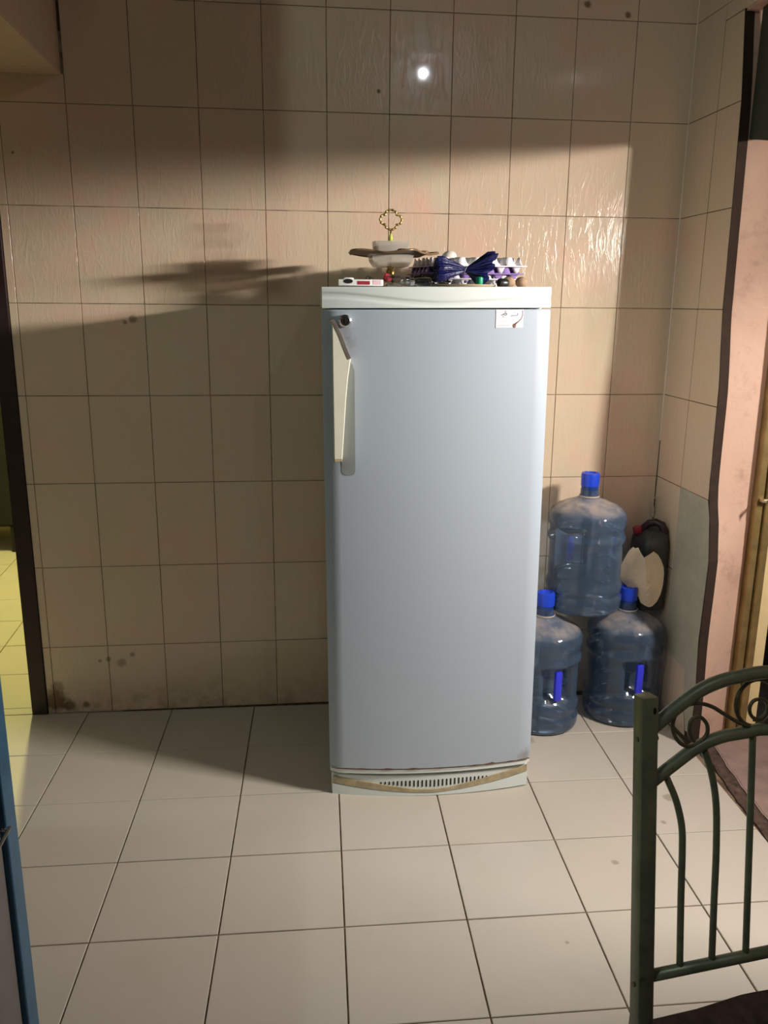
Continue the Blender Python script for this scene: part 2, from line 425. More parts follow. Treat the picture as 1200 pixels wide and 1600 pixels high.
# right wall: loft along z, far pier with leaning arris, doorway, near part
arr = [(0, -.44), (.18, -.438), (.38, -.425), (.66, -.435), (.80, -.41), (.86, -.388), (1.22, -.380), (1.44, -.353), (1.75, -.345), (2.05, -.334), (2.30, -.30), (CEIL, -.30)]
def ya(z):
    for (a, p), (c, q) in zip(arr, arr[1:]):
        if a <= z <= c: return p+(q-p)*(z-a)/(c-a)
    return arr[-1][1]
XW = 2.40          # outer face of the right wall
def loft_pier(x0, x1, dz=0., off=0.):
    zs = sorted(set([k*.06 for k in range(0, 39)]+[2.30])); v = []; f = []
    for z in zs:
        y = ya(z)+off+(.0025*mnoise.noise(Vector((z*9, x0*7, 0))) if x1 < 2.3 else 0)
        v += [(x0, .01, z), (x1, .01, z), (x1, -.395 if x1 > 2.3 else y, z), (x0, y, z)]
    for k in range(len(zs)-1):
        for i in range(4): f.append((k*4+i, k*4+(i+1) % 4, (k+1)*4+(i+1) % 4, (k+1)*4+i))
    f.append((0, 1, 2, 3)); n = 4*(len(zs)-1); f.append((n+3, n+2, n+1, n))
    return v, f
YN = -1.462        # near jamb of the right doorway
v, f = loft_pier(2.230, 2.345)
b = B().add(v, f); b.box((2.345, -.30, 0), (XW, .01, 2.29)); b.box((2.2+TH, YF, 0), (XW, YN, CEIL)); b.box((2.2+TH, YN, 2.29), (XW, .01, CEIL))
wall_right = struct(b.build('wall_right', MP, auto=30))
v, f = loft_pier(2.2008, 2.230, off=-.0035)
mortar = B().add(v, f).build('mortar_bed', plain('brown_mortar_bed', (.030, .015, .007), .95, var=.3, scale=30, bump=.5), wall_right)
# cement patch left bare where two tiles are gone
pp = [(-.193, .853), (-.193, .257), (-.30, .250), (-.356, .243), (-.372, .12), (-.40, .04), (-.436, .05), (-.440, .18)]
pp += [(ya(z)+.001, z) for z in (.38, .50, .60, .66, .74, .80, .8525)]
B().prism(pp, 2.2+TH+.001, 2.1996, 'x').build('cement_patch', MCE, wall_right)
B().tube([(2.1995, -.0005, .985), (2.1995, -.0005, CEIL)], .0024, 6).build('corner_caulk', plain('pale_caulk', (.85, .74, .60), .7), wall_right)
# tiles on the far pier
for j in range(len(rows)-1):
    z0, z1 = rows[j], rows[j+1]
    tile_h = z1-z0
    q = tile(.19, tile_h, 'x', (2.2, -.0965, (z0+z1)/2), wall_right)
    if .25 < z0 < .8: continue
    if z0 >= 2.25: continue
    top = min(z1, 2.296)
    if z0 < .1: pl = [(-.1935, .002), (-.1935, z1-.001), (-.352, z1-.006), (-.368, .12), (-.395, .03), (-.40, .002)]
    else:
        n = 5
        pl = [(-.1935, z0+.001), (-.1935, top-.001)] + [(ya(z)+.0015*mnoise.noise(Vector((z*20, 3, 1))), z) for z in [top-.001-(top-z0-.002)*k/n for k in range(n+1)]]
    B().prism(pl, 2.2+TH+.001, 2.2, 'x', .0009).build('wall_tile', MT, wall_right)
zc = [2.296]+[z for z in rows if z > 2.31]
for z0, z1 in zip(zc, zc[1:]):
    for k in range(12):
        y1 = -.1935-.2*k
        tile(.2, z1-z0, 'x', (2.2, y1-.1, (z0+z1)/2), wall_right)

# boxed beam at the upper left (tiled side and soffit)
b = B().box((XL, -1.3, BZ), (BX-TH, .0, CEIL)); beam = struct(b.build('trim_1', MG))
for k in range(7):
    for z0, z1 in ((BZ, Z0+7*HW), (Z0+7*HW, Z0+8*HW), (Z0+8*HW, CEIL)):
        t_ = tile(.2 if k < 6 else .1, z1-z0, 'x', (BX, -.2*k-(.1 if k < 6 else .05), (z0+z1)/2), beam); t_.rotation_euler = (t_.rotation_euler[0], 0, PI)
def soffit_tile(x0, x1, y0, y1):
    B().prism([(x0+G/2, y0+G/2), (x1-G/2, y0+G/2), (x1-G/2, y1-G/2), (x0+G/2, y1-G/2)], BZ+.001, BZ-.0035, 'z', .0009).build('wall_tile', MT, beam)
for i in range(4):
    for k in range(5): soffit_tile(BX-.2*(i+1), BX-.2*i, -.3*(k+1)+.2, -.3*k+(.2 if k else 0))
# remaining shell
struct(B().box((XL-.1, YF, 0), (XL, .13, CEIL)).build('wall_left', M_paint))
struct(B().box((XL-.1, YF-.1, 0), (XW, YF, CEIL)).build('wall_front', M_paint))
struct(B().box((XL-.1, YF-.1, CEIL), (XW, .13, CEIL+.1)).build('ceiling', M_ceil))

# floor: grout slab + one object per tile
floor = struct(B().box((-3.0, YF, -.06), (2.215, 3.4, -.004)).build('floor', MFG))
def clip(poly, a, bb, c):      # keep a*x+b*y<=c
    out = []
    for i in range(len(poly)):
        p, q = poly[i-1], poly[i]; dp = a*p[0]+bb*p[1]-c; dq = a*q[0]+bb*q[1]-c
        if (dp <= 0) != (dq <= 0):
            t = dp/(dp-dq); out.append((p[0]+(q[0]-p[0])*t, p[1]+(q[1]-p[1])*t))
        if dq <= 0: out.append(q)
    return out
ph, hh = -.012, -.0304
def fg(i, j): a = i*.2995; bq = -(j-1)*.289; return (.1071+a*math.cos(ph)-bq*math.sin(hh), -.2916+a*math.sin(ph)+bq*math.cos(hh))
gx = .0018
def add_floor_tile(poly):
    if len(poly) < 3: return
    xs = [p[0] for p in poly]; ys = [p[1] for p in poly]
    if max(xs)-min(xs) < .02 or max(ys)-min(ys) < .02: return
    cx, cy = sum(xs)/len(xs), sum(ys)/len(ys)
    q = B().prism([(p[0]-cx, p[1]-cy) for p in poly], -.005, 0, 'z', .0012)
    o = q.build('floor_tile', MF, floor, loc=(cx, cy, random.uniform(-.0006, .0003)))
    o.rotation_euler = (random.uniform(-.0015, .0015), random.uniform(-.0015, .0015), 0)
for j in range(0, 14):
    for i in range(-5, 8):
        a, b_, c, d = fg(i, j), fg(i+1, j), fg(i+1, j+1), fg(i, j+1)
        poly = [(d[0]+gx, d[1]+gx), (c[0]-gx, c[1]+gx), (b_[0]-gx, b_[1]-gx), (a[0]+gx, a[1]-gx)]
        for cl in ((0, 1, -.001), (1, 0, 2.198), (-1, 0, 1.3), (0, -1, 4.6)): poly = clip(poly, *cl)
        add_floor_tile(poly)
for j in range(-12, 1):
    for i in range(-9, 2):
        a, b_, c, d = [(-.363+.30*u+.012*(v_), .05-.30*v_+.004*u) for u, v_ in ((i, j), (i+1, j), (i+1, j+1), (i, j+1))]
        poly = [(d[0]+gx, d[1]+gx), (c[0]-gx, c[1]+gx), (b_[0]-gx, b_[1]-gx), (a[0]+gx, a[1]-gx)]
        for cl in ((0, -1, -.003), (1, 0, .3), (-1, 0, 2.4), (0, 1, 3.3)): poly = clip(poly, *cl)
        if poly and min(p[0] for p in poly) > -.06 and max(p[1] for p in poly) < .14: continue
        add_floor_tile(poly)
# left doorway frame and the room behind it
door1 = struct(B().box((-.082, -.006, 0), (-.027, .135, 2.10), .003).build('door_1', M_darkwood))
B().box((-.95, -.006, 0), (-.90, .135, 2.10), .003).build('door_jamb', M_darkwood, door1)
B().box((-.90, -.006, 2.05), (-.082, .135, 2.10), .003).build('door_head', M_darkwood, door1)
struct(B().box((-2.6, .13, 0), (-2.5, 3.4, 2.8)).box((.3, .13, 0), (.4, 3.4, 2.8)).box((-2.6, 3.4, 0), (.4, 3.5, 2.8)).build('wall_back_room', plain('back_room_paint', (.55, .5, .35), .8)))
struct(B().box((-2.6, .13, 2.8), (.4, 3.5, 2.9)).build('ceiling_back_room', M_ceil))

# right doorway: gold frame, pale stop, head, threshold
door2 = struct(B().box((2.346, -.425, .0), (2.371, -.302, 2.289), .004).build('door_2', M_gold))
B().box((2.372, -.440, 0), (2.396, -.302, 2.289), .006).build('frame_profile', M_gold, door2)
B().box((2.397, -.425, 0), (2.438, -.302, 2.289), .002).build('frame_stop', M_paleyellow, door2)
lt = B().box((2.352, -.445, .855), (2.380, -.427, .865), .002); lt.tube([(2.360, -.435, .86), (2.346, -.460, .862), (2.353, -.472, .864)], .0045, 8)
lt.build('frame_bolt', plain('worn_bolt', (.5, .4, .25), .3, .8), door2)
HZ = lambda y: 1.645+.163*2.247+y*(1.645+.163*LB[0]-LB[2])/(-LB[1])
# door head; its slope out of view is shaped to cut the tube light
hz0, hz1 = HZ(-.345), HZ(-2.0)
B().prism([(-.345, hz0), (-.345, 2.288), (-3.2, 2.288), (-3.2, hz1), (-2.0, hz1)], 2.232, 2.260, 'x').build('trim_2', plain('dark_green_panel', (.045, .055, .035), .6))['kind'] = 'structure'
# threshold slab with its broken edge
edge = []
for k in range(101):
    y = -.40-2.8*k/100
    base = 2.246 if y > -.5 else (2.237+(2.207-2.237)*(-.516-y)/.221 if y > -.737 else max(2.150, 2.207+(2.192-2.207)*(-.737-y)/.204))
    edge.append((max(2.180, base)+.006*mnoise.noise(Vector((y*28, 0, 4)))+.004*mnoise.noise(Vector((y*90, 2, 4))), y))
b = B().prism([(2.95, -.40)]+[(x+.026, y) for x, y in edge]+[(2.95, -3.2)], -.05, .018, 'z')
thr = struct(b.build('trim_3', M_slab))
v = []; f = []
for k, (x, y) in enumerate(edge):
    n1 = mnoise.noise(Vector((y*60, 9, 1))); n2 = mnoise.noise(Vector((y*75, 5, 7)))
    v += [(x-.010, y, -.02), (x-.006+.004*n1, y, .002+.002*n2), (x+.006+.006*n2, y, .007+.005*n1), (x+.018+.01*n1, y, .011+.006*n2), (x+.032, y, .0185), (x+.05, y, .0)]
for k in range(len(edge)-1):
    for i in range(5): f.append((k*6+i, k*6+i+1, (k+1)*6+i+1, (k+1)*6+i))
B().add(v, f).build('broken_edge', M_broken, thr)
# dark yard beyond the doorway
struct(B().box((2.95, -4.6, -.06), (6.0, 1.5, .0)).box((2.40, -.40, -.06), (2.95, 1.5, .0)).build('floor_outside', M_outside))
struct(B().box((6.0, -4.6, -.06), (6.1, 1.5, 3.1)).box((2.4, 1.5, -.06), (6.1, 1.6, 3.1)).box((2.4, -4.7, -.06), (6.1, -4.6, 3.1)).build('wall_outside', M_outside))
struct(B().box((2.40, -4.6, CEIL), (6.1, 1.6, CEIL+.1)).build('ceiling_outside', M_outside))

# lamps (all outside the frame; the light itself comes from the point lamps above)
def lamp(name, loc, label, top):
    t = thing(name, (loc[0], loc[1], loc[2]), label, 'lamp')
    B().lathe([(.014, .07), (.016, .085), (.016, .13), (.010, .14)], 16).build('socket', M_lampwhite, t, auto=40)
    B().tube([(0, 0, .14), (0, 0, max(.16, top-loc[2]))], .003, 6).build('cord', M_black, t)
    B().lathe([(.045, .135), (.055, .125), (.075, .095), (.076, .095), (.057, .13), (.045, .142)], 24).build('shade', M_lampwhite, t, auto=40)
    return t
tl = thing('tube_lamp', (LB[0]+.012, LB[1], LB[2]), 'long white tube lamp mounted outside the right doorway', 'lamp')
B().box((.0, -.345, -.035), (.05, .345, .035), .004).build('housing', M_lampwhite, tl, auto=40)
B().box((-.15, .335, -.05), (.0, .341, .05)).build('added_light_shield', M_lampwhite, tl)  # unseen fin, added to keep tube light off the reveal and wall end
B().box((.05, -.02, -1.85), (.09, .02, .06), .004).build('post', M_outside, tl)
lamp('ceiling_lamp', LA1, 'cool white ceiling bulb above the right of the camera', CEIL)
lamp('ceiling_lamp', LC, 'cool white ceiling bulb near the left wall', CEIL)
lamp('ceiling_lamp', LY, 'yellow bulb hanging in the room behind the left doorway', 2.8)

# ------------------------------------------------------------------ refrigerator
FR = thing('refrigerator', (1.286, -.335, 0), 'tall white single-door refrigerator standing against the tiled wall', 'refrigerator', rot=(0, -.0100, -.022))
HWD = .305
def front_poly(hw, yb, ye, bulge, n=28, rc=.012):
    """plan outline: back edge at yb, front edge ye with a bulge towards the room"""
    p = [(-hw, yb), (-hw, ye+rc)]
    for k in range(n+1):
        x = -hw+2*hw*k/n; u = x/hw
        y = ye-bulge*(1-u*u)
        e = hw-abs(x)
        if e < rc: y += rc-math.sqrt(max(0, rc*rc-(rc-e)**2))
        p.append((x, y))
    p += [(hw, ye+rc), (hw, yb)]
    out = [p[0]]
    for q in p[1:]:
        if (Vector(q)-Vector(out[-1])).length > 1e-5: out.append(q)
    return out
b = B().box((-.298, -.225, .012), (.298, .27, 1.452), .006); b.build('body', M_fbody, FR, auto=40)
b = B().prism(front_poly(HWD+.004, -.232, -.287, .030), .10, 1.444, 'z', .003)
door = b.build('door', M_fdoor, FR, auto=35)
B().box((-.292, -.236, .10), (.292, -.222, 1.44)).build('gasket', plain('grey_gasket', (.30, .31, .29), .8), FR)
# white edge strip under the door with a rust line
B().prism(front_poly(HWD+.003, -.232, -.285, .029), .082, .0965, 'z', .001).build('lower_trim', M_fcap, door, auto=35)
v = []; f = []
N = 90
for k in range(N+1):
    u = -1+2*k/N; x = u*HWD; y = -.287-.030*(1-u*u)-.0008
    if abs(u) > .97: y += .004
    am = max(0, mnoise.noise(Vector((x*26, 3, 0)))+.15)
    z0 = .0972-.001; z1 = .0985+.0075*am*(1.8 if u > .6 else .8)
    v += [(x, y, z0), (x, y, z1)]
for k in range(N): f.append((2*k, 2*k+2, 2*k+3, 2*k+1))
B().add(v, f).build('rust_line', M_rust, door)
# top cap with a moulded wave
def wave(x): u = (x+HWD)/(2*HWD); return 1.4875-.024*(3*min(1, u/.52)**2-2*min(1, u/.52)**3)+.015*max(0, (u-.55)/.45)**1.2
def capfn(u, vv):
    x = -HWD-.002+u*(2*HWD+.004); z = 1.448+vv*.054
    y = -.284-.030*(1-(x/HWD)**2)
    zc = wave(x); d = z-zc
    s1 = 1/(1+math.exp(-max(-40, min(40, d/.0014)))); s2 = 1/(1+math.exp(-max(-40, min(40, (d+.013)/.0014))))
    y += .0035*(1-s1)-.003*(1-s2)+.0*u
    if vv > .94: y += .004*(vv-.94)/.06
    return (x, y, z)
b = B().grid(capfn, 90, 44)
nv = len(b.v)
cap = b.build('top_cap', M_fcap, FR, smooth=True)
pl = front_poly(HWD+.001, .27, -.279, .027, 28, .006)
B().prism(pl, 1.449, 1.5012, 'z', .002).build('top_board', M_fcap, FR, auto=35)
# plinth with curved swooshes and a slotted grille
def py(x, off=0.): return -.272-.034*(1-(x/HWD)**2)-off
B().prism(front_poly(HWD, -.22, -.272, .034), .0, .069, 'z', .002).build('plinth', M_fcap, FR, auto=35)
plinth = bpy.data.objects['plinth']
def band(zlo, zhi, x0, x1, off, mat, name, n=60, par=None):
    v = []; f = []
    for k in range(n+1):
        x = x0+(x1-x0)*k/n
        a, c = zlo(x), max(zlo(x)+.0005, zhi(x))
        y = py(x)
        v += [(x, y+.001, a), (x, y-off, a+.0005), (x, y-off, c-.0005), (x, y+.001, c)]
    for k in range(n):
        for i in range(3): f.append((4*k+i, 4*k+4+i, 4*k+5+i, 4*k+1+i))
    f += [(0, 1, 2, 3), (4*n+3, 4*n+2, 4*n+1, 4*n)]
    return B().add(v, f).build(name, mat, par or plinth, auto=35)
sw = lambda x: .018+.030*abs(x/HWD)**1.6+(0 if x < 0 else .008*(x/HWD))
band(lambda x: sw(x)-.006, lambda x: sw(x)+.004+.012*min(1, (max(0, abs(x)-.04))/.15), -HWD+.004, HWD-.004, .0035, M_yellowed, 'yellowed_swoosh')
band(lambda x: .001, lambda x: sw(x)-.012+.004*abs(x/HWD), -HWD+.002, HWD-.002, .0025, M_fcap, 'lower_lip')
n_s = 27
for k in range(n_s):
    x = -.155+.325*k/(n_s-1); u = (x-.008)/.165
    h = .0025+.0088*(1-u*u); zc = .041+.004*abs(u)+(.004 if x > 0 else 0)*abs(u)
    y = py(x)
    B().box((x-.0021, y-.0012, zc-h), (x+.0021, y+.004, zc+h)).build('vent_slot', M_hole, plinth)
# handle: a fin-like plate standing off the door
HL, HK, HB = -.283, -.235, -.262
hp = [(HL, 1.052), (HL, 1.412), (HL+.004, 1.420), (HL+.010, 1.412), (HL+.026, 1.378), (HL+.038, 1.345), (HK, 1.320), (HK-.008, 1.27), (HK-.014, 1.21), (HK-.019, 1.14), (HB+.001, 1.052)]
b = B().prism(hp, -.292, -.336, 'y', .002); handle = b.build('handle', M_handle, door, auto=40)
# grey rounded plate set in the door beside the handle
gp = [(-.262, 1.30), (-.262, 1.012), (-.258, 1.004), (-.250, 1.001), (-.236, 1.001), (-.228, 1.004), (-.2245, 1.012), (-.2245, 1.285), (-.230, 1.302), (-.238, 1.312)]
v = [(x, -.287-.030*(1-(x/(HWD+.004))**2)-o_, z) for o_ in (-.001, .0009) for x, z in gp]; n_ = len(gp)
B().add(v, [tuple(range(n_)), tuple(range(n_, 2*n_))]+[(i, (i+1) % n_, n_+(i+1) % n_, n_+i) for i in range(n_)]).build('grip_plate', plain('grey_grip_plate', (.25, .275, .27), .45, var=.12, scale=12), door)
ed = [(HL+.003, 1.421), (HL+.010, 1.413), (HL+.026, 1.379), (HL+.038, 1.346), (HK+.001, 1.320)]
b = B()
pts = ed+[(x-.009, z-.003) for x, z in ed[::-1]]
b.prism(pts, -.290, -.3372, 'y', .0005).build('handle_grip_edge', M_handle_dark, handle)
B().box((HL+.001, -.336, 1.046), (HB+.001, -.293, 1.0525), .001).build('handle_end', M_yellowed, handle)
# lock
lk = B().lathe([(.0, -.319), (.012, -.319), (.0165, -.314), (.0165, -.295)], 28, (-.248, 0, 1.415), 'y').build('lock', M_chrome, door, auto=40)
B().lathe([(0, -.3205), (.009, -.3205), (.0095, -.317)], 20, (-.248, 0, 1.415), 'y').build('lock_core', M_black, lk, auto=40)
B().box((-.250, -.3215, 1.409), (-.246, -.320, 1.421)).build('key_slot', M_chrome, lk)
# sticker, its two faded words, printed lines, glue drip
def dy(x, off=.0006): return -.287-.030*(1-(x/(HWD+.004))**2)-off
def skin_patch(name, x0, x1, z0, z1, off, mat, par, n=8):
    v = []; f = []
    for k in range(n+1):
        x = x0+(x1-x0)*k/n
        v += [(x, dy(x, off), z0), (x, dy(x, off), z1), (x, dy(x, off-.0006), z1), (x, dy(x, off-.0006), z0)]
    for k in range(n):
        for i in range(4): f.append((4*k+i, 4*k+4+i, 4*k+4+(i+1) % 4, 4*k+(i+1) % 4))
    f += [(0, 1, 2, 3), (4*n+3, 4*n+2, 4*n+1, 4*n)]
    return B().add(v, f).build(name, mat, par)
SX0, SX1, SZ0, SZ1 = .152, .228, 1.396, 1.4435
st = skin_patch('sticker', SX0, SX1, SZ0, SZ1, .0010, M_sticker, door)
def scribble(name, pts, r, mat, par):
    b = B()
    for stroke in pts: b.tube([(SX0+u*(SX1-SX0), dy(SX0+u*(SX1-SX0), .0012), SZ0+w_*(SZ1-SZ0)) for u, w_ in stroke], r, 6)
    return b.build(name, mat, par)
scribble('faded_word', [[(.20, .70), (.26, .72), (.31, .80), (.36, .82), (.40, .76), (.38, .70), (.30, .72)], [(.26, .60), (.28, .62)], [(.33, .90), (.36, .90)]], .0009, M_ink, st)
scribble('faded_word', [[(.54, .62), (.58, .68), (.64, .66), (.70, .68), (.76, .66), (.80, .72), (.78, .80)], [(.66, .84), (.68, .85)]], .0006, M_ink, st)
scribble('printed_line', [[(.1, .36), (.5, .37), (.78, .40)]], .00025, M_inkpale, st)
scribble('printed_line', [[(.06, .12), (.3, .13), (.52, .15)]], .00035, M_inkpale, st)
b = B()
xx = lambda u: SX0+u*(SX1-SX0)
b.tube([(xx(u), dy(xx(u), .0010), SZ0+w_*(SZ1-SZ0)) for u, w_ in ((.97, .95), (.97, .68), (.93, .5), (.84, .36), (.74, .24), (.67, .14))], [.0006, .0008, .0009, .0012, .0022, .0012], 8)
b.ball((xx(.67), dy(xx(.67), .001), SZ0+.12*(SZ1-SZ0)), .0058, 1, .18, 1, 8)
b.build('glue_drip', M_brown, door, smooth=True)

# ------------------------------------------------------------------ things on top of the refrigerator
ZT = 1.5032
# cake stand
cs = thing('cake_stand', (1.168, -.35, ZT-.0005), 'glass cake stand with gilt trefoil ring handle and wavy brown gold rim', 'cake stand')
B().lathe([(.0, .0), (.042, .0), (.044, .004), (.030, .009), (.012, .014), (.009, .024), (.014, .034), (.015, .046), (.009, .054), (.012, .060)], 28).build('pedestal', M_gilt, cs, auto=50)
def sq(r, z, a): return r/(max(abs(math.cos(a)), abs(math.sin(a)))**.75)*.86
B().lathe([(.045, .058), (.060, .060), (.072, .074), (.077, .094)], 48, rf=sq).build('lower_bowl', M_frost, cs, auto=50)
def rimfn(u, vv):
    a = 2*PI*u; lob = 1+.10*math.cos(5*a+.4)+.03*math.cos(10*a)
    r = (.062+(.124-.062)*vv)*(1+(lob-1)*vv)
    z = .093+.004*math.sin(5*a+1)*vv+.004*vv*vv
    return (r*math.cos(a), r*math.sin(a), z)
b = B().grid(rimfn, 80, 6, True)
b.tube([rimfn(k/80, 1) for k in range(80)], .0034, 8, closed=True)
for k in range(5):
    a = 2*PI*k/5-.08; b.ball((.098*math.cos(a), .098*math.sin(a), .101), .012, 1.3, 1.3, .42, 8)
b.build('wavy_rim', M_brownrim, cs, smooth=True)
B().lathe([(.055, .096), (.058, .098), (.062, .128), (.0605, .128), (.0565, .100), (.0, .098)], 48, rf=sq).build('upper_dish', M_frost, cs, auto=50)
rod = B().tube([(0, 0, .058), (0, 0, .165)], .0025, 10).build('rod', M_gilt, cs, smooth=True)
B().lathe([(.0, .128), (.005, .131), (.0062, .139), (.004, .148), (.0025, .152)], 16).build('bead', M_bead, rod, smooth=True)
ring = []
for k in range(72):
    a = 2*PI*k/72; r = .0185+.0085*abs(math.cos(2*a))**.6; ring.append((r*math.cos(a)*1.16, 0, .190+r*math.sin(a)))
b = B().tube(ring, [.0030+.0009*math.cos(18*2*PI*k/72) for k in range(72)], 8, closed=True)
b.build('ring_handle', M_gilt, cs, smooth=True)
# egg trays
def tray_mesh():
    W_, D_ = .292, .245; p = .0486; nx, ny = 84, 70
    def hfn(x, y):
        s = (math.cos(2*PI*x/p)+math.cos(2*PI*y/p))/2
        h = .026+.026*max(-1, min(.94, 2.1*s+.30))
        e = min(W_/2-abs(x), D_/2-abs(y))
        if e < .008: h = .026+(h-.026)*max(0, (e-.003)/.005)*.4
        return h
    v = []
    b = B()
    b.grid(lambda u, t: ((u-.5)*W_, (t-.5)*D_, hfn((u-.5)*W_, (t-.5)*D_)), nx, ny)
    b.grid(lambda u, t: ((u-.5)*W_, (t-.5)*D_, hfn((u-.5)*W_, (t-.5)*D_)-.0016), nx, ny)
    b.box((-W_/2-.004, -D_/2-.004, .0235), (W_/2+.004, -D_/2+.004, .0265)); b.box((-W_/2-.004, D_/2-.004, .0235), (W_/2+.004, D_/2+.004, .0265))
    b.box((-W_/2-.004, -D_/2, .0235), (-W_/2+.004, D_/2, .0265)); b.box((W_/2-.004, -D_/2, .0235), (W_/2+.004, D_/2, .0265))
    return b
t1 = tray_mesh().build('egg_tray', M_pulp, None, smooth=True, loc=(1.412, -.252, ZT+.0405)); t1.rotation_euler = (0.02, -.012, .10)
tag(t1, 'grey lilac pulp egg tray lying topmost on the refrigerator', 'egg tray', 'stacked egg trays')
t2 = bpy.data.objects.new('egg_tray', t1.data.copy()); COL.objects.link(t2); t2.data.materials[0] = M_pulp2
t2.location = (1.405, -.250, ZT+.0185); t2.rotation_euler = (.01, -.004, .085)
tag(t2, 'purple pulp egg tray directly under the topmost grey lilac tray', 'egg tray', 'stacked egg trays')
t3 = t1.copy(); t3.location = (1.400, -.246, ZT+.002); t3.rotation_euler = (0, 0, .09); COL.objects.link(t3)
tag(t3, 'grey lilac pulp egg tray at the bottom of the stack', 'egg tray', 'stacked egg trays')
egg = B().ball((0, 0, 0), .0205, 1.05, 1, 1.22, 14).build('egg', M_egg, None, smooth=True, loc=(1.345, -.325, ZT+.086))
egg.rotation_euler = (.5, .9, 0); tag(egg, 'single pale egg lying in the topmost egg tray', 'egg')
# knotted blue bag
def bagfn(u, v_):
    x = -1+2*u; a = 2*PI*v_
    R = .0052+.034*abs(x)**.85*(1-.25*max(0, abs(x)-.75)/.25)
    pl = 1+.16*math.sin(9*a+2*x)+.10*math.sin(17*a+5*x)+.06*math.sin(5*a)
    if x > 0:
        split = abs(math.sin(a)); R *= .80+.50*split*x
        xx_ = x*(.068+.014*math.sin(a)+.006*math.sin(7*a))
        zz = R*pl*math.sin(a)*1.02+.008*x*max(0, math.sin(a))
    else:
        xx_ = x*(.090+.003*math.sin(8*a))
        if x < -.9: R *= max(.05, (1+x)/.1)**.5
        zz = R*pl*math.sin(a)*.92-.004*abs(x)
    yy = R*pl*math.cos(a)*.85
    return (xx_, yy, zz)
b = B().grid(lambda u, v_: bagfn(v_, u), 108, 60, True)
bag = b.build('plastic_bag', M_bag, None, smooth=True, loc=(1.366, -.475, ZT+.043))
bag.rotation_euler = (0, .05, 0)
tag(bag, 'dark blue plastic bag pinched like a bow beside the egg trays', 'plastic bag')
tie = B().tube([(.0052*1.4*math.cos(2*PI*k/24), .0075*math.sin(2*PI*k/24)*1.0, 0+.0) for k in range(24)], .0012, 6, closed=True)
tie = B().tube([(-.002+.004*math.sin(2*PI*k/24), .0085*math.cos(2*PI*k/24), .0100*math.sin(2*PI*k/24)) for k in range(24)], .0012, 6, closed=True)
tie.build('wire_tie', plain('grey_wire', (.2, .2, .22), .5), bag, smooth=True)
# black bag slumped under the blue one
def blob(name, loc, mat, sx, sy, sz, amp, fr, seed, label, cat, n=26):
    v = []; f = []
    for j in range(n+1):
        for i in range(2*n):
            th = PI*j/n; p = 2*PI*i/(2*n); d = Vector((math.sin(th)*math.cos(p), math.sin(th)*math.sin(p), math.cos(th)))
            k = 1+amp*mnoise.noise(d*fr+Vector((seed, 0, 0)))+amp*.5*mnoise.noise(d*fr*2.7+Vector((0, seed, 0)))
            v.append((d.x*sx*k, d.y*sy*k, max(0, sz+d.z*sz*k)))
    for j in range(n):
        for i in range(2*n): f.append((j*2*n+i, j*2*n+(i+1) % (2*n), (j+1)*2*n+(i+1) % (2*n), (j+1)*2*n+i))
    o = B().add(v, f).build(name, mat, None, smooth=True, loc=loc); tag(o, label, cat); return o
blob('plastic_bag', (1.272, -.435, ZT), M_blackbag, .045, .026, .017, .5, 2.6, 3., 'crumpled black plastic bag left of the blue bag', 'plastic bag')
# glass jars lying on their sides
def jar(x, y, rz, L, r, label):
    t = thing('glass_jar', (x, y, ZT+r), label, 'jar', 'small glass jars lying on the refrigerator', rot=(0, 0, rz))
    B().lathe([(0, -L/2), (r*.9, -L/2), (r, -L/2+.003), (r, L/2-.012), (r*.72, L/2-.005), (r*.72, L/2)], 24, axis='x').build('glass', M_clear, t, auto=50)
    B().lathe([(r*.78, L/2-.001), (r*.8, L/2), (r*.8, L/2+.010), (0, L/2+.011)], 24, axis='x').build('lid', M_chrome, t, auto=50)
    return t
jar(1.165, -.52, .15, .052, .0155, 'small clear glass jar lying under the cake stand')
jar(1.235, -.535, PI+.1, .050, .0125, 'small clear glass jar lying left of the black bag')
rc = B().lathe([(0, 0), (.011, 0), (.012, .002), (.012, .010), (.010, .012), (0, .012)], 20).build('bottle_cap', M_red, None, auto=40, loc=(1.140, -.50, ZT+.0085)); rc.rotation_euler = (.9, .6, 0)
rc.location.z = ZT+.020
tag(rc, 'small red bottle cap propped against the glass jar', 'bottle cap')
# white adapter with black rocker switch and labels
ad = thing('power_adapter', (1.066, -.555, ZT), 'flat white power adapter with black rocker and dark red label', 'power adapter', rot=(0, 0, -.03))
B().box((-.062, -.022, 0), (.058, .022, .0165), .002).build('casing', M_whiteplastic, ad, auto=40)
B().box((-.048, -.018, .012), (-.020, .018, .0215), .004).build('raised_housing', M_whiteplastic, ad, auto=40)
B().lathe([(0, -.0232), (.007, -.0232), (.0078, -.0215)], 20, (0, 0, 0), 'y').build('rocker', M_black, ad, auto=40)
rk = bpy.data.objects['rocker']; rk.location = (-.036, 0, .0115); rk.scale = (1.7, 1, .8)
B().box((-.012, -.0226, .003), (.022, -.0215, .0125)).build('red_label', M_redlabel, ad)
B().box((.030, -.0226, .003), (.052, -.0215, .0145)).build('pink_label', M_pinklabel, ad)
wr = B().tube([(1.086, -.47, ZT+.002), (1.084, -.47, ZT+.018), (1.090, -.47, ZT+.029), (1.098, -.468, ZT+.024), (1.103, -.465, ZT+.008), (1.108, -.462, ZT+.002)], .0013, 6)
wr.tube([(1.093, -.475, ZT+.002), (1.091, -.475, ZT+.016), (1.097, -.475, ZT+.027), (1.106, -.475, ZT+.020), (1.110, -.475, ZT+.002)], .0013, 6)
tag(wr.build('wire', M_black, None, smooth=True), 'thin black wire loop standing behind the white adapter', 'wire')
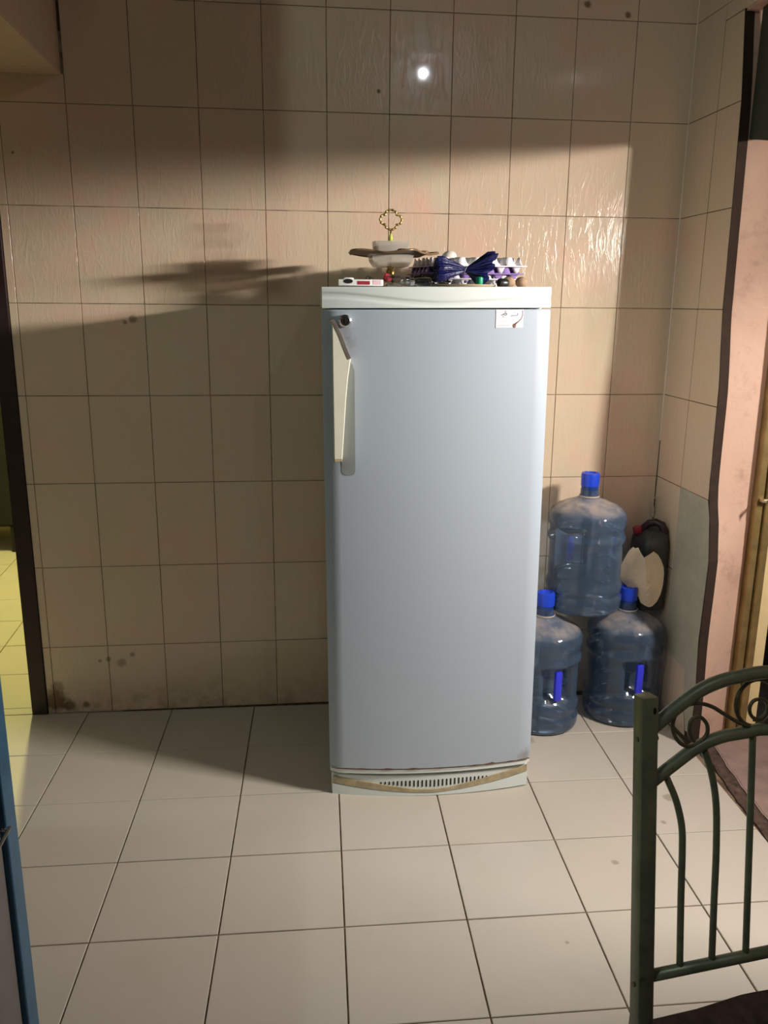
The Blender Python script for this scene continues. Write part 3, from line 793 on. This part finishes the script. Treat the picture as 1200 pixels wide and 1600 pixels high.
pt = B().lathe([(0, .0), (.075, .0), (.088, .004), (.090, .007), (.086, .0072), (.072, .005), (0, .0045)], 40).build('plate', M_plate, None, auto=50, loc=(1.352, -.515, ZT))
tag(pt, 'flat beige round plate lying under the blue bag', 'plate')
bag.location.z = ZT+.0480
gc = B().lathe([(.0085, 0), (.0095, .002), (.0095, .018), (.007, .020), (0, .020)], 20).build('bottle_cap', M_greencap, None, auto=40, loc=(1.388, -.562, ZT+.0072))
tag(gc, 'small green bottle cap in front of the blue bag', 'bottle cap')
bc = B().lathe([(0, -.014), (.010, -.014), (.012, -.010), (.012, .010), (.009, .015), (0, .015)], 20, axis='x').build('bottle_cap', M_black, None, auto=40, loc=(1.456, -.55, ZT+.0122))
bc.rotation_euler = (0, 0, .3); tag(bc, 'glossy black cap lying between blue bag and potatoes', 'bottle cap')
for x, y, r, sx, lb in ((1.483, -.51, .0165, 1.1, 'small brown potato lying beside the black cap'), (1.521, -.50, .0165, 1.0, 'small brown potato, rightmost one on the refrigerator')):
    v = B().ball((0, 0, 0), r, sx, 1, .95, 14); v.v = [tuple(Vector(q)*(1+.10*mnoise.noise(Vector(q)*60+Vector((x*9, 0, 0))))) for q in v.v]
    o = v.build('potato', M_potato, None, smooth=True, loc=(x, y, ZT+r*.93)); tag(o, lb, 'potato', 'potatoes on the refrigerator')
o = B().box((-.014, -.006, 0), (.014, .006, .004), .001).build('clip', M_darkwood, None, loc=(1.556, -.52, ZT-.003)); tag(o, 'flat dark strip lying near the right edge of the refrigerator top', 'clip')

# ------------------------------------------------------------------ water bottles
def bottle(loc, rz, label, capz=0., window=True):
    t = thing('water_bottle', loc, label, 'water bottle', 'large blue water bottles in the corner', rot=(0, 0, rz))
    prof = [(0, .006), (.09, .004), (.118, 0), (.129, .006), (.1335, .018), (.1345, .040), (.1345, .054), (.1285, .062), (.1280, .067), (.1325, .074), (.1330, .098), (.1270, .108), (.1255, .116), (.1265, .135), (.1265, .165), (.1265, .195),
            (.1265, .235), (.1275, .246), (.1340, .254), (.1350, .262), (.1335, .270), (.1290, .276), (.1285, .290), (.1290, .300), (.1345, .307), (.1345, .330), (.1320, .343), (.124, .357), (.108, .370), (.085, .381), (.060, .390), (.043, .397), (.034, .404), (.0305, .412), (.0300, .428)]
    # refine the profile so the grip recess is round
    P = []
    for (r0, z0), (r1, z1) in zip(prof, prof[1:]):
        n = max(1, int(math.hypot(r1-r0, z1-z0)/.010))
        for k in range(n): P.append((r0+(r1-r0)*k/n, z0+(z1-z0)*k/n))
    P.append(prof[-1])
    def rf(r, z, a):
        if r < .1: return r
        d = abs((a+PI) % (2*PI)-PI)
        sx = 1/(1+math.exp(-( .42-d)*28)); sz = 1/(1+math.exp(-(z-.128)*420))*1/(1+math.exp((z-.246)*420))
        return r-.052*sx*sz
    b = B().lathe(P, 96, rf=rf); b.f = [q for q in b.f if len(q) < 10]
    body = b.build('body', M_bottle, t, smooth=True)
    g = B().box((.112, -.0125, .132), (.130, .0125, .240), .005); g.build('grip', M_grip, t, auto=40)
    c = B().lathe([(.0335, .404), (.0340, .408), (.0300, .410), (.0290, .420), (.0290, .448)], 32).build('neck', M_neck, t, auto=40)
    c = B().lathe([(.0295, .440), (.0310, .441), (.0315, .480), (.0300, .486), (.020, .487), (.019, .483), (0, .483)], 32).build('cap', M_cap, t, auto=40)
    B().lathe([(.0345, .4035), (.0352, .405), (.0350, .4075), (.0335, .408)], 32).build('neck_ring', M_strip, t, auto=40)
    return t
bottle((1.744, -.200, 0), -PI/2-.0+.18, 'dusty blue water bottle standing half behind the refrigerator edge')
bottle((2.057, -.168, 0), -PI/2+.10, 'dusty blue water bottle standing on the floor in front of the dark can')
bottle((1.896, -.141, .411), PI/2+.12, 'empty blue water bottle stacked on top of the two floor bottles')

# dark can in the corner, torn cream piece, tape strip
can = thing('jerry_can', (2.1465, -.106, .399), 'dark grey plastic can with red cap leaning in the corner above the bottle', 'jerry can')
def canfn(z):
    return None
sec = [(0, .046, .071, 0), (.004, .049, .074, 0), (.15, .049, .074, .0), (.225, .049, .073, .0), (.250, .047, .068, .001), (.268, .038, .056, .008), (.280, .028, .042, .014), (.284, .020, .034, .018)]
v = []; f = []; n = 40
for z, hx, hy, ox in sec:
    for i in range(n):
        a = 2*PI*i/n; c, s_ = math.cos(a), math.sin(a)
        x = hx*math.copysign(abs(c)**.42, c); y = hy*math.copysign(abs(s_)**.42, s_)
        v.append((x+ox, y, z))
for j in range(len(sec)-1):
    for i in range(n): f.append((j*n+i, j*n+(i+1) % n, (j+1)*n+(i+1) % n, (j+1)*n+i))
f.append(tuple(range(n))[::-1]); f.append(tuple((len(sec)-1)*n+i for i in range(n)))
B().add(v, f).build('body', M_can, can, auto=45)
B().tube([(-.018, .02, .255), (-.016, .018, .285), (-.004, .008, .302), (.014, -.008, .309), (.030, -.024, .302), (.036, -.032, .282), (.036, -.036, .250)], [.013, .0135, .0135, .0135, .0135, .013, .012], 14).build('handle', M_canhandle, can, smooth=True)
B().lathe([(.016, .0), (.0175, .002), (.0175, .020), (.015, .023), (0, .023)], 24, (0, 0, 0)).build('cap', M_red, can, auto=40)
cp = [o for o in can.children if o.name.startswith('cap')][0]; cp.location = (-.033, .028, .262); cp.rotation_euler = (0, -.25, 0)
B().lathe([(.013, -.02), (.014, .004)], 20).build('spout', M_can, can); sp = can.children[-1] if False else [o for o in can.children if o.name.startswith('spout')][0]; sp.location = (-.033, .028, .262)
# torn piece: a folded shell with a V notch
def cream_pt(x, z):      # depth of the folded surface
    fold = 2.098+.022*(.62-z)/.2
    return -.150+(.42*(fold-x) if x < fold else .75*(x-fold))*.5
outl = [(2.040, .598), (2.048, .622), (2.056, .634), (2.063, .630), (2.070, .634), (2.078, .618), (2.090, .600), (2.104, .610), (2.118, .622), (2.131, .611), (2.144, .590), (2.154, .565), (2.158, .538), (2.159, .50), (2.154, .462), (2.145, .435), (2.132, .420), (2.122, .4165), (2.112, .420), (2.098, .428), (2.090, .448), (2.080, .472), (2.065, .486), (2.048, .488), (2.036, .500), (2.030, .53), (2.032, .565)]
bm = bmesh.new()
vs_ = [bm.verts.new((x, 0, z)) for x, z in outl]; fc = bm.faces.new(vs_)
bmesh.ops.triangulate(bm, faces=[fc])
for it in range(3): bmesh.ops.subdivide_edges(bm, edges=[e for e in bm.edges if e.calc_length() > .012], cuts=1); bmesh.ops.triangulate(bm, faces=bm.faces[:])
foldx = lambda z: 2.091+.030*((.605-z)/.19)
for q in bm.verts:
    x, z = q.co.x, q.co.z; fx = foldx(z)
    q.co.x += .009*max(0, x-fx)/.05; q.co.y = -.201+(.80*(fx-x) if x < fx else .06*(x-fx))+.0015*mnoise.noise(Vector((x*60, z*60, 0)))
ret = bmesh.ops.extrude_face_region(bm, geom=bm.faces[:]); 
for q in [g_ for g_ in ret['geom'] if isinstance(g_, bmesh.types.BMVert)]: q.co.y += .004
bmesh.ops.recalc_face_normals(bm, faces=bm.faces)
me = bpy.data.meshes.new('torn_plastic_piece'); bm.to_mesh(me); bm.free(); me.materials.append(M_cream)
tp = bpy.data.objects.new('torn_plastic_piece', me); COL.objects.link(tp); tp.location = (0, 0, .002)
tag(tp, 'torn cream plastic piece with jagged top leaning on the dark can', 'plastic piece')
ribbon = [(2.196, -.006, .700), (2.192, -.012, .730), (2.186, -.016, .755), (2.184, -.022, .772), (2.190, -.034, .782), (2.197, -.050, .784)]
v = []; f = []
for k, p in enumerate(ribbon):
    wv = .007-.0008*k
    v += [(p[0]-wv*.6, p[1]+wv*.3, p[2]), (p[0]+wv*.15, p[1]-wv, p[2]+.001), (p[0]+wv*.15+.001, p[1]-wv+.001, p[2]+.002), (p[0]-wv*.6+.001, p[1]+wv*.3+.0005, p[2]+.001)]
for k in range(len(ribbon)-1):
    for i in range(4): f.append((4*k+i, 4*k+(i+1) % 4, 4*k+4+(i+1) % 4, 4*k+4+i))
f += [(0, 1, 2, 3), tuple(4*(len(ribbon)-1)+i for i in (3, 2, 1, 0))]
o = B().add(v, f).build('tape_strip', M_strip); tag(o, 'curled cream tape strip peeling from the wall corner above the can', 'tape')

# ------------------------------------------------------------------ green metal chair at the right, seat towards the camera
HA, REC = .14, .13
O = Vector((1.369, -1.918, .45))
hb = thing('metal_chair', (O.x, O.y, 0), 'green painted metal chair with arched scrollwork back and dark brown seat', 'chair', rot=(0, 0, HA))
dirv = Vector((math.cos(HA), math.sin(HA), 0)); nh = Vector((-math.sin(HA), math.cos(HA), 0))
upv = nh*math.sin(REC)+Vector((0, 0, math.cos(REC))); nrm = dirv.cross(upv)
def on_frame(px, py_):
    """ measured points of the back, on the back's own plane: (along, up) """
    d = fwd+r2*((px-600)/1301.1)-u2*((py_-800)/1301.1)
    t = (O-CAM).dot(nrm)/d.dot(nrm); p = CAM+d*t-O
    return (p.dot(dirv), p.dot(upv))
def lean(b):      # frame coordinates -> chair coordinates (the back reclines)
    b.v = [(x, y*math.cos(REC)+z*math.sin(REC), .45+z*math.cos(REC)-y*math.sin(REC)) for x, y, z in b.v]; return b
def smooth_path(pts, n=8):
    out = []
    for k in range(len(pts)-1):
        p0 = Vector(pts[max(0, k-1)]); p1 = Vector(pts[k]); p2 = Vector(pts[k+1]); p3 = Vector(pts[min(len(pts)-1, k+2)])
        for i in range(n):
            t = i/n; out.append(tuple(.5*((2*p1)+(-p0+p2)*t+(2*p0-5*p1+4*p2-p3)*t*t+(-p0+3*p1-3*p2+p3)*t**3)))
    out.append(tuple(pts[-1])); return out
PT = lambda L: [on_frame(*q) for q in L]
SC = PT([(1184, 1099)])[0][0]            # half width: the back is symmetrical about its medallion
mir = lambda L: [(2*SC-s_, z) for s_, z in L]
def path3(L, y=0.): return [(s_, y, z) for s_, z in L]
PW = .0125
for sx in (0, 2*SC):
    po = lean(B().box((sx-PW, -PW, -.01), (sx+PW, PW, .487), .002)).build('back_post', M_green, hb, auto=40)
    d_ = 1 if sx == 0 else -1
    for h in (.425, .055):
        lean(B().tube([(sx-(PW-.001)*d_, 0, h), (sx-(PW+.0015)*d_, 0, h)], .0035, 12)).build('screw', M_scroll, po)
    lean(B().tube([(sx+PW*d_, 0, .424), (sx+(PW+.006)*d_, 0, .424)], .004, 12)).build('stub', M_green, po)
    lean(B().ball((sx+.006*d_, -PW-.0002, .468), .0034, .8, .12, 1.5, 8)).build('keyhole', M_hole, po, smooth=True)
    B().box((sx-PW, -PW, 0), (sx+PW, PW, .445), .002).build('leg', M_green, hb, auto=40)
    B().box((sx-PW, -.40-PW, 0), (sx+PW, -.40+PW, .425), .002).build('leg', M_green, hb, auto=40)
up_ = PT([(1036, 1128), (1060, 1103), (1095, 1078), (1130, 1063), (1165, 1055), (1195, 1052)]); up_[0] = (.012, up_[0][1]-.006)
lo_ = PT([(1033, 1212), (1058, 1190), (1090, 1167), (1125, 1152), (1160, 1145), (1195, 1142)]); lo_[0] = (.012, lo_[0][1]-.006)
def arch(L):
    L = [q for q in L if q[0] < SC-.02]; zc = L[-1][1]+.0015
    return smooth_path(L+[(SC, zc)]+mir(L[::-1]))
lean(B().tube(path3(arch(up_)), .0098, 14)).build('top_rail', M_green, hb, smooth=True)
lean(B().tube(path3(arch(lo_)), .0092, 14)).build('lower_arch', M_green, hb, smooth=True)
rb = PT([(1024, 1523)])[0][1]
lean(B().tube([(.011, 0, rb), (2*SC-.011, 0, rb)], .0088, 14)).build('bottom_rail', M_green, hb, smooth=True)
b1 = PT([(1042, 1216), (1056, 1250), (1065, 1290), (1066, 1330), (1064, 1400), (1062, 1508)])
b2 = PT([(1100, 1172), (1112, 1210), (1119, 1260), (1119, 1330), (1116, 1400), (1112, 1500)])
b3 = PT([(1176, 1148), (1173, 1250), (1169, 1370), (1165, 1488)])
for L in (b1, b2, b3):
    L[-1] = (L[-1][0], rb+.006)
    for q in (L, mir(L)):
        if L is b3 and q is not L and abs(L[0][0]-SC) < .012: continue
        lean(B().tube(path3(smooth_path(q)), .0050, 12)).build('bar', M_green, hb, smooth=True)
# scrollwork between the two arches: S scroll, then the round medallion
sc = PT([(1083, 1157), (1076, 1148), (1076, 1130), (1082, 1121), (1093, 1120), (1102, 1130), (1103, 1144), (1094, 1156), (1080, 1164), (1064, 1162), (1052, 1148), (1049, 1130), (1056, 1112), (1072, 1101), (1090, 1098), (1110, 1103), (1130, 1115), (1150, 1127), (1168, 1134)])
sc2 = PT([(1050, 1136), (1060, 1146), (1073, 1157)])
zc = PT([(1184, 1099)])[0]; rr = zc[0]-PT([(1152, 1099)])[0][0]
for k, q in enumerate((sc, mir(sc))):
    b = B().tube(path3(smooth_path(q), -.003), .0029, 10)
    s2 = sc2 if k == 0 else mir(sc2); b.tube(path3(smooth_path(s2), -.003), .0029, 8)
    lean(b).build('scroll', M_scroll, hb, smooth=True)
b = B().tube([(SC+rr*math.cos(2*PI*k/44), .003, zc[1]+rr*1.02*math.sin(2*PI*k/44)) for k in range(44)], .0031, 10, closed=True)
lean(b).build('medallion', M_scroll, hb, smooth=True)
for d_ in (1, -1):
    pts = [(SC+d_*.62*rr*(1-.05*i)*math.cos(a), -.002, zc[1]-.1*rr+.62*rr*(1-.05*i)*math.sin(a)) for i, a in enumerate([-PI*.62+k*.33 for k in range(12)])]
    lean(B().tube(pts, .0027, 8)).build('scroll', M_scroll, hb, smooth=True)
# seat and its frame
poly = [(.006, -.004), (.09, -.003), (.17, .004), (2*SC-.17 if SC > .17 else SC, .004), (2*SC-.05, -.002), (2*SC-.004, -.006), (2*SC+.012, -.40), (2*SC-.02, -.43), (.02, -.43), (-.012, -.40)]
B().prism(poly, .430, .452, 'z', .005).build('seat', M_mat, hb, auto=40)
for y0 in (-.40,): B().box((0, y0-.008, .405), (2*SC, y0+.008, .428), .002).build('seat_rail', M_green, hb)
for sx in (0, 2*SC): B().box((sx-.006, -.39, .405), (sx+.006, -.02, .428), .002).build('seat_rail', M_green, hb)

# ------------------------------------------------------------------ blue-framed range at the left edge
rg = thing('cooking_range', (.36, -1.46, 0), 'blue-framed range with black glass and grey lower panel at the left edge', 'cooking range')
B().box((-.56, -.64, .03), (-.022, -.004, .955), .003).build('cabinet', M_bluegrey, rg)
for y0 in (-.050, -.644): B().box((-.045, y0, 0), (.0, y0+.050, .985), .003).build('frame_post', M_blue, rg)
B().box((-.022, -.592, .622), (-.010, -.056, .94), .002).build('glass_door', M_glassblk, rg)
B().box((-.022, -.592, .565), (-.008, -.056, .618), .002).build('trim_band', M_bluegrey, rg)
hd = B().tube([(.008, -.58, .556), (.008, -.060, .556)], .0035, 10); hd.tube([(-.010, -.066, .556), (.008, -.066, .556)], .003, 8); hd.tube([(-.010, -.55, .556), (.008, -.55, .556)], .003, 8)
hd.build('chrome_handle', M_chrome, rg, smooth=True)
B().box((-.022, -.592, .04), (-.010, -.056, .548), .002).build('lower_panel', M_greypanel, rg)
B().box((-.57, -.644, .955), (.0, 0, .985), .004).build('worktop', M_blue, rg)

# ------------------------------------------------------------------ dark furniture seen through the left doorway
wd = thing('wardrobe', (-1.3, 2.40, 0), 'black wooden cupboard on short legs in the yellow-lit room behind', 'wardrobe')
B().box((-1.1, -.30, .155), (.70, .25, 2.3), .004).build('carcass', M_blackwood, wd)
for x in (-.20, .53): B().box((x-.03, -.31, 0), (x+.03, -.25, .155)).build('leg', M_blackwood, wd)
for x in (-1.05,): B().box((x-.03, -.31, 0), (x+.03, -.25, .155)).build('leg', M_blackwood, wd)
for k in range(3): B().box((-1.09+.595*k, -.318, .17), (-.50+.595*k, -.301, 2.28), .002).build('cupboard_door', M_blackwood, wd)
